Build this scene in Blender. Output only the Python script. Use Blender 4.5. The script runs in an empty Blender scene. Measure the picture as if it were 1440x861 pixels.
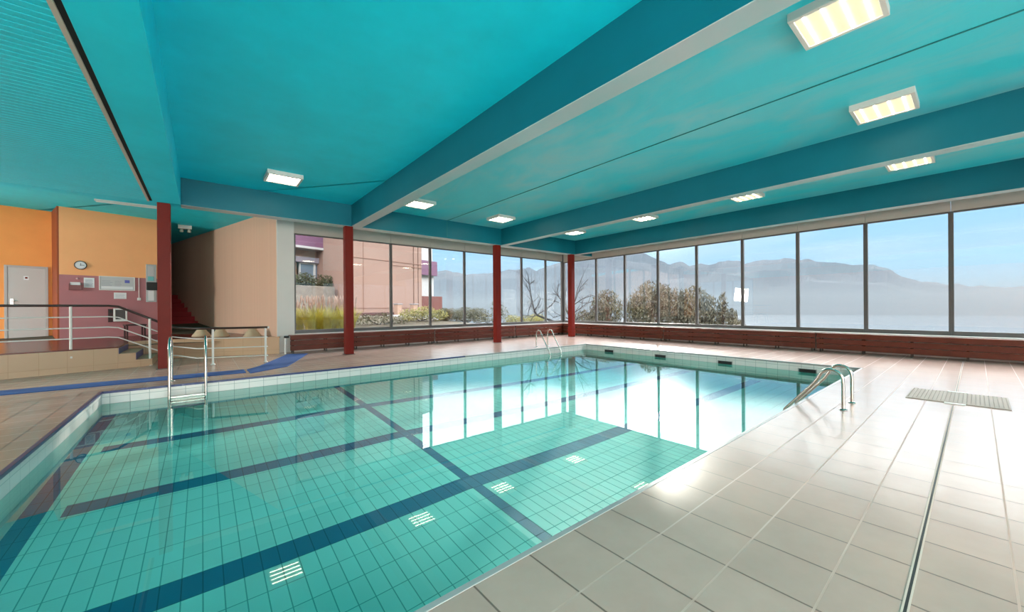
import bpy, bmesh, math, random
from mathutils import Vector, Matrix, noise as mnoise
random.seed(7)
C = bpy.context.scene.collection
S = bpy.context.scene
PI = math.pi
H = 1.4                       # camera height above the deck; X runs along the far window wall, Y towards it

# ---------------------------------------------------------------- camera, sky, sun, exposure
YAW, ROLL = 0.88586, -0.00648
cd = bpy.data.cameras.new('camera'); cam = bpy.data.objects.new('camera', cd); C.objects.link(cam)
cd.sensor_width = 36; cd.lens = 36*533.6/1440; cd.shift_y = 3.06/1440; cd.clip_start = .05; cd.clip_end = 30000
fw = Vector((math.cos(YAW), math.sin(YAW), 0))
cam.matrix_world = Matrix.Translation((0, 0, H)) @ fw.to_track_quat('-Z', 'Y').to_matrix().to_4x4() @ Matrix.Rotation(ROLL, 4, 'Z')
S.camera = cam
SUN_AZ, SUN_EL = math.radians(29.3), math.radians(15.0)
SUN_DIR = Vector((math.cos(SUN_EL)*math.cos(SUN_AZ), math.cos(SUN_EL)*math.sin(SUN_AZ), math.sin(SUN_EL)))
sd = bpy.data.lights.new('sun', 'SUN'); sun = bpy.data.objects.new('sun', sd); C.objects.link(sun)
sd.energy = 1.9; sd.angle = math.radians(1.3); sd.color = (1, .93, .83)
sun.rotation_euler = (-SUN_DIR).to_track_quat('-Z', 'Y').to_euler()
try: sd.cycles.is_caustics_light = True
except Exception: pass
# added fill: area lamps outside the unseen back and entrance side windows
def fill_lamp(name, loc, direction, sx, sy, watts, col=(1, .97, .94)):
    ld = bpy.data.lights.new(name, 'AREA'); ld.shape = 'RECTANGLE'; ld.size = sx; ld.size_y = sy; ld.energy = watts; ld.color = col
    o = bpy.data.objects.new(name, ld); C.objects.link(o); o.location = loc; o.rotation_euler = Vector(direction).to_track_quat('-Z', 'Z').to_euler(); return o
fill_lamp('fill_lamp_back', (-2.3, -6.3, 2.1), (0, 1, 0), 11.4, 3, 900, (1, .90, .82))
fill_lamp('fill_lamp_entrance', (-8.6, 14.0, 2.5), (1, .12, -.03), 1.2, 1.2, 250, (1, .93, .85))
w = bpy.data.worlds.new('world'); S.world = w; w.use_nodes = True
nt = w.node_tree; N = nt.nodes; L = nt.links
for n in list(N): N.remove(n)
out = N.new('ShaderNodeOutputWorld'); bg = N.new('ShaderNodeBackground'); L.new(bg.outputs[0], out.inputs[0])
tc = N.new('ShaderNodeTexCoord'); nrm = N.new('ShaderNodeVectorMath'); nrm.operation = 'NORMALIZE'; L.new(tc.outputs['Generated'], nrm.inputs[0])
sep = N.new('ShaderNodeSeparateXYZ'); L.new(nrm.outputs[0], sep.inputs[0])
ramp = N.new('ShaderNodeValToRGB'); L.new(sep.outputs[2], ramp.inputs[0])
cr = ramp.color_ramp; cr.interpolation = 'EASE'
K = 1/24
cr.elements[0].position = 0; cr.elements[0].color = (.36*K, .49*K, .56*K, 1)
cr.elements[1].position = 1; cr.elements[1].color = (1.2*K, 1.4*K, 1.7*K, 1)
for p, c in ((.06, (.28*K, .49*K, .67*K, 1)), (.180, (.21*K, .45*K, .72*K, 1)), (.245, (2.8*K, 2.8*K, 2.8*K, 1)), (.36, (5.2*K, 5.2*K, 5.3*K, 1)), (.62, (6*K, 6.1*K, 6.2*K, 1)), (.78, (2*K, 2.2*K, 2.5*K, 1))):
    e = cr.elements.new(p); e.color = c
# wisps of high cloud
mp = N.new('ShaderNodeMapping'); mp.inputs['Scale'].default_value = (1.2, 1.2, 9); L.new(nrm.outputs[0], mp.inputs[0])
cn = N.new('ShaderNodeTexNoise'); cn.inputs['Scale'].default_value = 3.2; cn.inputs['Detail'].default_value = 4; L.new(mp.outputs[0], cn.inputs[0])
cm = N.new('ShaderNodeMapRange'); cm.inputs[1].default_value = .48; cm.inputs[2].default_value = .75; cm.inputs[3].default_value = 0; cm.inputs[4].default_value = .5; L.new(cn.outputs[0], cm.inputs[0])
lm = N.new('ShaderNodeMath'); lm.operation = 'LESS_THAN'; L.new(sep.outputs[2], lm.inputs[0]); lm.inputs[1].default_value = .19
lq = N.new('ShaderNodeMath'); lq.operation = 'MULTIPLY'; L.new(cm.outputs[0], lq.inputs[0]); L.new(lm.outputs[0], lq.inputs[1])
cx = N.new('ShaderNodeMixRGB'); L.new(lq.outputs[0], cx.inputs[0]); L.new(ramp.outputs[0], cx.inputs[1]); cx.inputs[2].default_value = (.44*K, .58*K, .70*K, 1)
# glow of the hazy air round the sun
dt = N.new('ShaderNodeVectorMath'); dt.operation = 'DOT_PRODUCT'; L.new(nrm.outputs[0], dt.inputs[0]); dt.inputs[1].default_value = SUN_DIR
mx = N.new('ShaderNodeMath'); mx.operation = 'MAXIMUM'; L.new(dt.outputs['Value'], mx.inputs[0]); mx.inputs[1].default_value = 0
pw = N.new('ShaderNodeMath'); pw.operation = 'POWER'; L.new(mx.outputs[0], pw.inputs[0]); pw.inputs[1].default_value = 550
sc_ = N.new('ShaderNodeMath'); sc_.operation = 'MULTIPLY'; L.new(pw.outputs[0], sc_.inputs[0]); sc_.inputs[1].default_value = .7
ad = N.new('ShaderNodeVectorMath'); ad.operation = 'ADD'; L.new(cx.outputs[0], ad.inputs[0]); L.new(sc_.outputs[0], ad.inputs[1])
L.new(ad.outputs[0], bg.inputs[0]); bg.inputs[1].default_value = 24
try: w.cycles.is_caustics_light = True
except Exception: pass
vs = S.view_settings
vs.view_transform = 'Standard'; vs.look = 'None'; vs.gamma = 1; vs.use_curve_mapping = False; vs.exposure = 1.0
cy = S.cycles
cy.max_bounces = 10; cy.diffuse_bounces = 5; cy.glossy_bounces = 4; cy.transmission_bounces = 6; cy.transparent_max_bounces = 12
cy.volume_bounces = 0; cy.caustics_refractive = True; cy.caustics_reflective = True; cy.blur_glossy = .5
cy.sample_clamp_indirect = 6; cy.use_denoising = True

# ---------------------------------------------------------------- helpers
def ang(a): return math.radians(a)
class MB:
    """collects shapes, then becomes one mesh object"""
    def __init__(s): s.v = []; s.f = []; s.m = []; s.sm = []
    def add(s, vs_, fs, mi=0, smooth=False):
        o = len(s.v); s.v += [tuple(p) for p in vs_]; s.f += [[i+o for i in f] for f in fs]; s.m += [mi]*len(fs); s.sm += [smooth]*len(fs); return s
    def box(s, x0, y0, z0, x1, y1, z1, mi=0):
        return s.add([(x0,y0,z0),(x1,y0,z0),(x1,y1,z0),(x0,y1,z0),(x0,y0,z1),(x1,y0,z1),(x1,y1,z1),(x0,y1,z1)],
                     [(0,3,2,1),(4,5,6,7),(0,1,5,4),(1,2,6,5),(2,3,7,6),(3,0,4,7)], mi)
    def bbox(s, x0, y0, z0, x1, y1, z1, b=.006, mi=0):
        """box with chamfered edges"""
        bm = bmesh.new(); bmesh.ops.create_cube(bm, size=1)
        for v in bm.verts: v.co = Vector(((x0+x1)/2+v.co.x*(x1-x0), (y0+y1)/2+v.co.y*(y1-y0), (z0+z1)/2+v.co.z*(z1-z0)))
        bmesh.ops.bevel(bm, geom=bm.edges[:], offset=min(b, .45*min(x1-x0, y1-y0, z1-z0)), segments=2, affect='EDGES', profile=.5)
        bm.verts.index_update(); s.add([v.co[:] for v in bm.verts], [[v.index for v in f.verts] for f in bm.faces], mi); bm.free(); return s
    def prism(s, poly, z0, z1, mi=0, top=True, bottom=True):
        n = len(poly); vv = [(x,y,z0) for x,y in poly]+[(x,y,z1) for x,y in poly]
        fs = [(i,(i+1)%n,(i+1)%n+n,i+n) for i in range(n)]
        if top: fs.append(tuple(range(n,2*n)))
        if bottom: fs.append(tuple(range(n-1,-1,-1)))
        return s.add(vv, fs, mi)
    def tube(s, pts, r, seg=12, mi=0, closed=False):
        pts = [Vector(p) for p in pts]; rs = r if isinstance(r, (list, tuple)) else [r]*len(pts)
        n = len(pts); rings = []; up = None
        for i, p in enumerate(pts):
            a = pts[i-1] if i else (pts[-1] if closed else p); b = pts[i+1] if i < n-1 else (pts[0] if closed else p)
            d = (b-a).normalized()
            if up is None:
                up = Vector((0,0,1)) if abs(d.z) < .9 else Vector((1,0,0))
            e1 = (up - d*up.dot(d)).normalized(); up = e1; e2 = d.cross(e1)
            k = 1.0
            if 0 < i < n-1:
                c = (p-a).normalized().dot((b-p).normalized()); k = 1/max(.5, math.sqrt((1+c)/2))
            rings.append([p + (e1*math.cos(t)+e2*math.sin(t))*rs[i]*(k if k < 1.25 else 1.25) for t in [2*PI*j/seg for j in range(seg)]])
        vv = [q for ring in rings for q in ring]; fs = []
        for i in range(n-1 if not closed else n):
            for j in range(seg):
                a0 = i*seg+j; a1 = i*seg+(j+1)%seg; b0 = ((i+1)%n)*seg+j; b1 = ((i+1)%n)*seg+(j+1)%seg
                fs.append((a0,a1,b1,b0))
        s.add(vv, fs, mi, True)
        if not closed:
            s.add(rings[0], [tuple(range(seg-1,-1,-1))], mi); s.add(rings[-1], [tuple(range(seg))], mi)
        return s
    def lathe(s, c, prof, seg=24, mi=0, smooth=True):
        vv = []; fs = []
        for (r, z) in prof:
            for j in range(seg): vv.append((c[0]+r*math.cos(2*PI*j/seg), c[1]+r*math.sin(2*PI*j/seg), c[2]+z))
        for i in range(len(prof)-1):
            for j in range(seg): fs.append((i*seg+j, i*seg+(j+1)%seg, (i+1)*seg+(j+1)%seg, (i+1)*seg+j))
        fs.append(tuple(range(seg-1,-1,-1))); fs.append(tuple(range((len(prof)-1)*seg, len(prof)*seg)))
        return s.add(vv, fs, mi, smooth)
    def xf(s, M):
        s.v = [tuple(M @ Vector(p)) for p in s.v]; return s
    def build(s, name, mats, parent=None, kind=None, label=None, smooth=None):
        me = bpy.data.meshes.new(name); me.from_pydata(s.v, [], s.f); me.update()
        for m in (mats if isinstance(mats, (list, tuple)) else [mats]): me.materials.append(m)
        me.polygons.foreach_set('material_index', s.m)
        me.polygons.foreach_set('use_smooth', [bool(a) if smooth is None else smooth for a in s.sm])
        o = bpy.data.objects.new(name, me); C.objects.link(o)
        if parent: o.parent = parent
        if kind: o['kind'] = kind
        if label: o['label'] = label
        return o
def thing(name, label, cat, loc=(0,0,0), rz=0, group=None, kind=None):
    o = bpy.data.objects.new(name, None); C.objects.link(o); o.location = loc; o.rotation_euler = (0,0,rz)
    o.empty_display_size = .1
    if kind: o['kind'] = kind
    if label: o['label'] = label
    if cat: o['category'] = cat
    if group: o['group'] = group
    return o
def tag(o, label, cat, group=None, kind=None):
    o['label'] = label; o['category'] = cat
    if group: o['group'] = group
    if kind: o['kind'] = kind
    return o
def dup(root, loc, rz, label, group=None):
    r = root.copy(); C.objects.link(r); r.location = loc; r.rotation_euler = (0,0,rz); r['label'] = label
    if group: r['group'] = group
    for ch in list(root.children):
        c = ch.copy(); C.objects.link(c); c.parent = r
        for g in ch.children:
            d = g.copy(); C.objects.link(d); d.parent = c
    return r
A16 = ang(16)
def W(u, v, z=0):   # the oblique frame of the entrance side
    return (u*math.cos(A16)-v*math.sin(A16), u*math.sin(A16)+v*math.cos(A16), z)
def W2(u, v): return W(u, v)[:2]

# ---------------------------------------------------------------- materials
MATS = {}
def mat(name, col, rough=.6, metal=0, spec=.5, var=0, vscale=3, bump=0, bscale=40, emit=None, estr=0, coat=0):
    m = bpy.data.materials.new(name); m.use_nodes = True; n = m.node_tree.nodes; l = m.node_tree.links
    b = n['Principled BSDF']; b.inputs['Base Color'].default_value = (*col, 1); b.inputs['Roughness'].default_value = rough
    b.inputs['Metallic'].default_value = metal; b.inputs['Specular IOR Level'].default_value = spec
    if coat: b.inputs['Coat Weight'].default_value = coat; b.inputs['Coat Roughness'].default_value = .1
    g = n.new('ShaderNodeNewGeometry')
    if var:
        t = n.new('ShaderNodeTexNoise'); t.inputs['Scale'].default_value = vscale; t.inputs['Detail'].default_value = 5; t.inputs['Roughness'].default_value = .6
        l.new(g.outputs['Position'], t.inputs['Vector'])
        r = n.new('ShaderNodeMapRange'); r.inputs[1].default_value = .25; r.inputs[2].default_value = .75; r.inputs[3].default_value = 1-var; r.inputs[4].default_value = 1+var*.6
        l.new(t.outputs[0], r.inputs[0])
        x = n.new('ShaderNodeVectorMath'); x.operation = 'SCALE'; x.inputs[0].default_value = col; l.new(r.outputs[0], x.inputs['Scale'])
        l.new(x.outputs[0], b.inputs['Base Color'])
    if bump:
        t = n.new('ShaderNodeTexNoise'); t.inputs['Scale'].default_value = bscale; t.inputs['Detail'].default_value = 4
        l.new(g.outputs['Position'], t.inputs['Vector'])
        bp = n.new('ShaderNodeBump'); bp.inputs['Strength'].default_value = bump; bp.inputs['Distance'].default_value = .02
        l.new(t.outputs[0], bp.inputs['Height']); l.new(bp.outputs[0], b.inputs['Normal'])
    if emit:
        b.inputs['Emission Color'].default_value = (*emit, 1); b.inputs['Emission Strength'].default_value = estr
    MATS[name] = m; return m
def math_node(n, l, op, a, b=None):
    m = n.new('ShaderNodeMath'); m.operation = op
    for i, q in enumerate((a, b)):
        if q is None: continue
        if isinstance(q, (int, float)): m.inputs[i].default_value = q
        else: l.new(q, m.inputs[i])
    return m.outputs[0]
def tiles(name, base, joint, size, off, width, rough=.3, axes=(0,1), rot=0, var=.05, spec=.5, offset_fix=None, bands=None, stain=0, metal=0, jrough=None, joint2=None):
    """a grid of rectangular tiles with joints, laid out in world units along two axes; bands: extra coloured rectangles"""
    m = bpy.data.materials.new(name); m.use_nodes = True; n = m.node_tree.nodes; l = m.node_tree.links
    b = n['Principled BSDF']; b.inputs['Specular IOR Level'].default_value = spec
    g = n.new('ShaderNodeNewGeometry'); vec = g.outputs['Position']
    if rot:
        vr = n.new('ShaderNodeVectorRotate'); vr.rotation_type = 'Z_AXIS'; vr.inputs['Angle'].default_value = -rot; l.new(vec, vr.inputs['Vector']); vec = vr.outputs[0]
    s = n.new('ShaderNodeSeparateXYZ'); l.new(vec, s.inputs[0])
    mask = None; ids = []
    for k in (0, 1):
        c = s.outputs[axes[k]]
        if k == 1 and offset_fix:     # rows shift beyond the slot drain
            lt = math_node(n, l, 'LESS_THAN', c, offset_fix[0]); c = math_node(n, l, 'ADD', c, math_node(n, l, 'MULTIPLY', lt, offset_fix[1]))
        q = math_node(n, l, 'DIVIDE', math_node(n, l, 'SUBTRACT', c, off[k]), size[k])
        fl = math_node(n, l, 'FLOOR', q); fr = math_node(n, l, 'SUBTRACT', q, fl)
        d = math_node(n, l, 'MINIMUM', fr, math_node(n, l, 'SUBTRACT', 1, fr))
        h = math_node(n, l, 'LESS_THAN', d, width/2/size[k]); ids.append(fl)
        mask = h if mask is None else math_node(n, l, 'MAXIMUM', mask, h)
    cmb = n.new('ShaderNodeCombineXYZ'); l.new(ids[0], cmb.inputs[0]); l.new(ids[1], cmb.inputs[1])
    wn = n.new('ShaderNodeTexWhiteNoise'); wn.noise_dimensions = '3D'; l.new(cmb.outputs[0], wn.inputs['Vector'])
    r = n.new('ShaderNodeMapRange'); r.inputs[3].default_value = 1-var; r.inputs[4].default_value = 1+var; l.new(wn.outputs['Value'], r.inputs[0]); fac = r.outputs[0]
    if stain:
        t = n.new('ShaderNodeTexNoise'); t.inputs['Scale'].default_value = 1.7; t.inputs['Detail'].default_value = 7; t.inputs['Roughness'].default_value = .65; l.new(g.outputs['Position'], t.inputs['Vector'])
        r2 = n.new('ShaderNodeMapRange'); r2.inputs[1].default_value = .3; r2.inputs[2].default_value = .7; r2.inputs[3].default_value = 1-stain; r2.inputs[4].default_value = 1+stain*.4; l.new(t.outputs[0], r2.inputs[0])
        fac = math_node(n, l, 'MULTIPLY', fac, r2.outputs[0])
    colsock = None
    rgb = n.new('ShaderNodeRGB'); rgb.outputs[0].default_value = (*base, 1); colsock = rgb.outputs[0]
    for (x0, x1, y0, y1, bc) in (bands or []):
        c0, c1 = s.outputs[axes[0]], s.outputs[axes[1]]
        k = math_node(n, l, 'MULTIPLY', math_node(n, l, 'GREATER_THAN', c0, x0), math_node(n, l, 'LESS_THAN', c0, x1))
        k = math_node(n, l, 'MULTIPLY', k, math_node(n, l, 'MULTIPLY', math_node(n, l, 'GREATER_THAN', c1, y0), math_node(n, l, 'LESS_THAN', c1, y1)))
        mxx = n.new('ShaderNodeMixRGB'); l.new(k, mxx.inputs[0]); l.new(colsock, mxx.inputs[1]); mxx.inputs[2].default_value = (*bc, 1); colsock = mxx.outputs[0]
    sc = n.new('ShaderNodeVectorMath'); sc.operation = 'SCALE'; l.new(colsock, sc.inputs[0]); l.new(fac, sc.inputs['Scale'])
    mj = n.new('ShaderNodeMixRGB'); l.new(mask, mj.inputs[0]); l.new(sc.outputs[0], mj.inputs[1])
    jm = n.new('ShaderNodeMixRGB'); jm.blend_type = 'MULTIPLY'; jm.inputs[0].default_value = 1; l.new(colsock, jm.inputs[1]); jm.inputs[2].default_value = (*joint, 1)
    if joint2:
        jx = n.new('ShaderNodeMixRGB'); l.new(h, jx.inputs[0]); jx.inputs[1].default_value = (*joint, 1); jx.inputs[2].default_value = (*joint2, 1); l.new(jx.outputs[0], jm.inputs[2])
    l.new(jm.outputs[0], mj.inputs[2]); l.new(mj.outputs[0], b.inputs['Base Color'])
    rr = n.new('ShaderNodeMapRange'); rr.inputs[3].default_value = rough; rr.inputs[4].default_value = jrough or .7; l.new(mask, rr.inputs[0]); l.new(rr.outputs[0], b.inputs['Roughness'])
    bp = n.new('ShaderNodeBump'); bp.inputs['Strength'].default_value = .25; bp.inputs['Distance'].default_value = .004; bp.invert = True; l.new(mask, bp.inputs['Height']); l.new(bp.outputs[0], b.inputs['Normal'])
    MATS[name] = m; return m

T = mat  # short
TEAL = T('teal_paint', (.006, .72, .90), rough=.5, spec=.3, var=.10, vscale=1.3, bump=.06, bscale=9)
def worn_teal(name, base, grey, lo, hi, top):
    m = mat(name, base, rough=.36, spec=.5, bump=.06, bscale=9); n = m.node_tree.nodes; l = m.node_tree.links; b = n['Principled BSDF']
    g = n.new('ShaderNodeNewGeometry'); mp_ = n.new('ShaderNodeMapping'); mp_.inputs['Scale'].default_value = (1, .45, 1); l.new(g.outputs['Position'], mp_.inputs[0])
    t = n.new('ShaderNodeTexNoise'); t.inputs['Scale'].default_value = .9; t.inputs['Detail'].default_value = 8; t.inputs['Roughness'].default_value = .62; t.inputs['Distortion'].default_value = .6; l.new(mp_.outputs[0], t.inputs['Vector'])
    r = n.new('ShaderNodeMapRange'); r.inputs[1].default_value = lo; r.inputs[2].default_value = hi; r.inputs[3].default_value = 0; r.inputs[4].default_value = top; l.new(t.outputs[0], r.inputs[0])
    x = n.new('ShaderNodeMixRGB'); l.new(r.outputs[0], x.inputs[0]); x.inputs[1].default_value = (*base, 1); x.inputs[2].default_value = (*grey, 1); l.new(x.outputs[0], b.inputs['Base Color']); return m
BEAMSHADE = T('shaded_teal_beam', (.003, .165, .225), rough=.45, spec=.3, var=.08, vscale=1.2)  # teal darkened: the shade on the beam faces is put into the colour
TEALWORN = worn_teal('worn_teal_slab', (.03, .68, .80), (.34, .62, .66), .42, .72, .75)
CONCT = worn_teal('worn_beam_underside', (.30, .52, .54), (.50, .52, .54), .35, .65, 1)
TEALSLAT = T('teal_slats', (.012, .72, .88), rough=.42, spec=.3, var=.06, vscale=2)
REDSTEEL = T('red_steel', (.19, .012, .006), rough=.5, spec=.2, var=.08, vscale=4)
CREAM = T('cream_plaster', (.62, .42, .27), rough=.7, var=.05, vscale=2)
ORANGE = T('orange_plaster', (.85, .30, .07), rough=.65, var=.06, vscale=2)
PEACH = T('peach_plaster', (.93, .41, .17), rough=.65, var=.05, vscale=1.5)
PURPLE = T('purple_plaster', (.42, .15, .16), rough=.5, var=.06, vscale=2)
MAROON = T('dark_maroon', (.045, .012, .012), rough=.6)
REDCARPET = T('red_carpet', (.24, .010, .012), rough=.9, var=.15, vscale=30)
REDFLOOR = T('red_tile_floor', (.13, .022, .012), rough=.25, var=.1, vscale=6)
WHITEW = T('white_wall', (.74, .70, .66), rough=.6, var=.03, vscale=2)
FRAME = T('grey_window_frame', (.115, .105, .10), rough=.45, spec=.5)
HEADP = T('grey_head_panel', (.52, .46, .41), rough=.5, var=.03)
STEEL = T('brushed_steel', (.55, .52, .48), rough=.22, metal=1)
DSTEEL = T('dark_feet', (.05, .045, .04), rough=.4, metal=.6)
WHITEP = T('white_enamel', (.75, .72, .68), rough=.35)
HANDR = T('dark_handrail', (.055, .028, .022), rough=.3)
WOOD = T('red_brown_wood', (.135, .024, .009), rough=.5, spec=.35, var=.28, vscale=5)
BLUEMAT = None
BLACK = T('black', (.01, .01, .01), rough=.5)
DARKGAP = T('dark_gap', (.012, .012, .012), rough=.8)
STRIP = T('pale_metal_strip', (.6, .5, .42), rough=.4)
LEDM = T('lit_diffuser', (.25, .24, .2), rough=.6, emit=(1, .84, .52), estr=.42)
TUBEM = T('lit_tube', (.9, .85, .75), rough=.5, emit=(1, .90, .68), estr=11)
PAPER = T('paper', (.75, .73, .74), rough=.7)
INK = T('grey_print', (.25, .25, .32), rough=.7)
DECK = tiles('deck_tiles', (.50, .33, .27), (.33, .30, .28), (.3775, .3795), (1.432, .481), .010, rough=.23, var=.035, spec=.55, offset_fix=(.19, -.158), joint2=(1.0, .98, .95), stain=.10, jrough=.5)
PT, PB = (.22, .66, .61), (.0, .13, .24)
FLOORT = tiles('pool_floor_tiles', PT, (.30, .50, .50), (.125, .26), (2.37, 3.62), .008, rough=.35, var=.03,
    bands=[(-3, 20, 3.62, 3.88, PB), (-1.05, 20, 5.48, 5.74, PB), (-1.05, 20, 7.33, 7.58, PB), (-3, 20, 1.74, 2.0, PB), (2.37, 2.495, -3, 20, PB), (-3, -1.17, -3, 20, PB)])
WALLW = (.74, .70, .67); WALLG = (.22, .60, .50)
def walltiles(nm, ax, low=(.22, .62, .53)):
    return tiles(nm, low, (.45, .52, .52), (.25, .125), (0, -.22), .008, rough=.25, axes=(ax, 2), var=.03,
                 bands=[(-30, 30, -.221, .5, WALLW), (-30, 30, -.035, .5, (.03, .04, .10))])
WT_X = walltiles('pool_wall_tiles_along_x', 0); WT_Y = walltiles('pool_wall_tiles_along_y', 1); WT_E = walltiles('pool_end_wall_tiles', 1, (.50, .66, .60))
PLATT = tiles('beige_wall_tiles', (.58, .37, .23), (.8, .75, .7), (.4, .4), (.1, .53), .006, rough=.4, axes=(0, 2), rot=A16, var=.03)
TG = tiles('tongue_and_groove_boards', (.74, .46, .33), (.86, .84, .82), (.10, 60), (0, -30), .006, rough=.5, axes=(1, 2), rot=A16, var=.02)
GRATEM = T('stone_grate', (.34, .27, .22), rough=.6, spec=.3)
PINK = T('pink_render', (.22, .135, .105), rough=.9, var=.05, vscale=.6)
PINKL = T('pale_peach_render', (.28, .17, .12), rough=.9)
VIOLET = T('violet_panel', (.13, .055, .10), rough=.7, var=.1, vscale=1)
OUTW = T('white_render', (.34, .33, .32), rough=.8)
EXTGL = T('building_window_glass', (0.105, 0.139, 0.176), rough=.08, spec=.8)
GROUND = T('garden_ground', (0.067, 0.050, 0.025), rough=.95, var=.4, vscale=2)
SLOPE = T('slope_ground', (0.050, 0.055, 0.029), rough=.95, var=.3, vscale=.1)
ROCK = T('mountain_rock', (.012, .018, .030), rough=.95, var=.25, vscale=.002)
LAKE = T('lake_water', spec=.08, col=(.05, .07, .09), rough=.7)
GRASSM = T('yellow_green_grass', (.42, .37, .03), rough=.7, var=.4, vscale=4)
PLUME = T('grass_plumes', (.36, .25, .20), rough=.9)
LEAFD = T('dark_hedge_leaves', (.05, .055, .02), rough=.8, var=.5, vscale=6)
LEAFB = T('brown_green_leaves', (.09, .078, .03), rough=.8, var=.4, vscale=5)
LEAFY = T('yellow_shrub_leaves', (.26, .23, .06), rough=.8, var=.4, vscale=5)
CONIF = T('conifer_needles', (.085, .075, .048), rough=.85, var=.5, vscale=1.5)
BARK = T('bark', (.022, .017, .016), rough=.9)
STONEW = T('garden_stone', (.16, .135, .11), rough=.9, var=.35, vscale=3)

def glass_mat():
    m = bpy.data.materials.new('window_glass'); m.use_nodes = True; n = m.node_tree.nodes; l = m.node_tree.links
    n.remove(n['Principled BSDF']); o = n['Material Output']
    t = n.new('ShaderNodeBsdfTransparent'); t.inputs[0].default_value = (.97, .985, .98, 1); g = n.new('ShaderNodeBsdfGlossy'); g.inputs['Roughness'].default_value = 0
    f = n.new('ShaderNodeFresnel'); gg = n.new('ShaderNodeNewGeometry'); io = n.new('ShaderNodeMapRange'); l.new(gg.outputs['Backfacing'], io.inputs[0])
    io.inputs[3].default_value = 1.5; io.inputs[4].default_value = 1/1.5; l.new(io.outputs[0], f.inputs[0]); x = n.new('ShaderNodeMixShader')
    l.new(f.outputs[0], x.inputs[0]); l.new(t.outputs[0], x.inputs[1]); l.new(g.outputs[0], x.inputs[2]); l.new(x.outputs[0], o.inputs[0]); return m
GLASS = glass_mat()
def water_mat():
    m = bpy.data.materials.new('pool_water'); m.use_nodes = True; n = m.node_tree.nodes; l = m.node_tree.links
    n.remove(n['Principled BSDF']); o = n['Material Output']
    t = n.new('ShaderNodeBsdfGlass'); t.inputs['Color'].default_value = (.90, 1, .985, 1); t.inputs['Roughness'].default_value = 0; t.inputs['IOR'].default_value = 1.333
    l.new(t.outputs[0], o.inputs[0]); return m
WATER = water_mat()
def mat_bluemat():
    m = bpy.data.materials.new('blue_matting'); m.use_nodes = True; n = m.node_tree.nodes; l = m.node_tree.links; b = n['Principled BSDF']
    g = n.new('ShaderNodeNewGeometry'); t = n.new('ShaderNodeTexNoise'); t.inputs['Scale'].default_value = 160; l.new(g.outputs['Position'], t.inputs[0])
    r = n.new('ShaderNodeValToRGB'); r.color_ramp.elements[0].color = (.012, .05, .20, 1); r.color_ramp.elements[1].color = (.03, .11, .36, 1); l.new(t.outputs[0], r.inputs[0]); l.new(r.outputs[0], b.inputs[0])
    b.inputs['Roughness'].default_value = .8; return m
BLUEMAT = mat_bluemat()

# ---------------------------------------------------------------- room shell
XW, YW = 15.3, 14.3           # glass planes
PX0, PX1, PY0, PY1, ZW = -1.345, 11.48, 1.64, 9.55, -.22
XL, YB = -8.0, -5.6
CZ, BZ = 4.65, 3.98
# deck: four strips round the basin
m = MB()
def strip(x0, y0, x1, y1): m.box(x0, y0, -.25, x1, y1, 0)
strip(XL, YB, XW+.2, PY0-.03); m.prism([(XL,PY1+.03),(XW+.2,PY1+.03),(XW+.2,YW+.2),(2.1,YW+.2),W2(5.94,24.9),W2(-1.1,25.2),(XL,24)], -.25, 0); strip(XL, PY0-.03, PX0-.03, PY1+.03); strip(PX1+.03, PY0-.03, XW+.2, PY1+.03)
floor = m.build('floor', DECK, kind='structure')
# basin walls and sloping bottom
PWS = [MB().box(PX0-.1, PY0-.1, -2.6, PX1+.1, PY0, -.004).build('pool_wall_near', WT_X, kind='structure'), MB().box(PX0-.1, PY1, -2.6, PX1+.1, PY1+.1, -.004).build('pool_wall_far', WT_X, kind='structure'),
       MB().box(PX0-.1, PY0, -2.6, PX0, PY1, -.004).build('pool_wall_shallow_end', WT_E, kind='structure'), MB().box(PX1, PY0, -2.6, PX1+.1, PY1, -.004).build('pool_wall_deep_end', WT_Y, kind='structure')]
def zf(x): return -1.17 if x < 2.3 else -1.17-(x-2.3)*.115
m = MB(); xs = [PX0-.1, 2.3, PX1+.1]
for a, b in zip(xs, xs[1:]): m.add([(a,PY0-.1,zf(a)),(b,PY0-.1,zf(b)),(b,PY1+.1,zf(b)),(a,PY1+.1,zf(a)),(a,PY0-.1,zf(a)-.2),(b,PY0-.1,zf(b)-.2),(b,PY1+.1,zf(b)-.2),(a,PY1+.1,zf(a)-.2)],
    [(0,1,2,3),(7,6,5,4),(0,4,5,1),(2,6,7,3),(1,5,6,2),(3,7,4,0)])
pf = m.build('pool_floor', FLOORT, kind='structure')
m = MB(); m.add([(PX0,PY0,ZW),(PX1,PY0,ZW),(PX1,PY1,ZW),(PX0,PY1,ZW)], [(0,1,2,3)], smooth=True)
wo = m.build('pool_water', WATER); tag(wo, 'still clear turquoise water filling the tiled indoor pool', 'water', kind='stuff')
for o in PWS+[pf]:
    try: o.cycles.is_caustics_receiver = True
    except Exception: pass
try: wo.cycles.is_caustics_caster = True
except Exception: pass
# coping nosing: dark blue on the far and end sides
NOSE = T('dark_blue_nosing', (.02, .03, .13), rough=.3); NOSE2 = T('grey_nosing', (.35, .34, .33), rough=.3)
m = MB(); m.bbox(PX0-.02, PY1-.012, -.035, 6.0, PY1+.03, .004, .004); m.bbox(PX0-.03, PY0, -.035, PX0+.012, PY1, .004, .004); m.build('pool_edge_nosing', NOSE, kind='structure')
m = MB(); m.bbox(6.0, PY1-.012, -.03, PX1, PY1+.03, .004, .004); m.bbox(PX1-.012, PY0, -.03, PX1+.03, PY1, .004, .004); m.bbox(PX0, PY0-.03, -.03, PX1, PY0+.01, .003, .004); m.build('pool_edge_trim', NOSE2, kind='structure')

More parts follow.
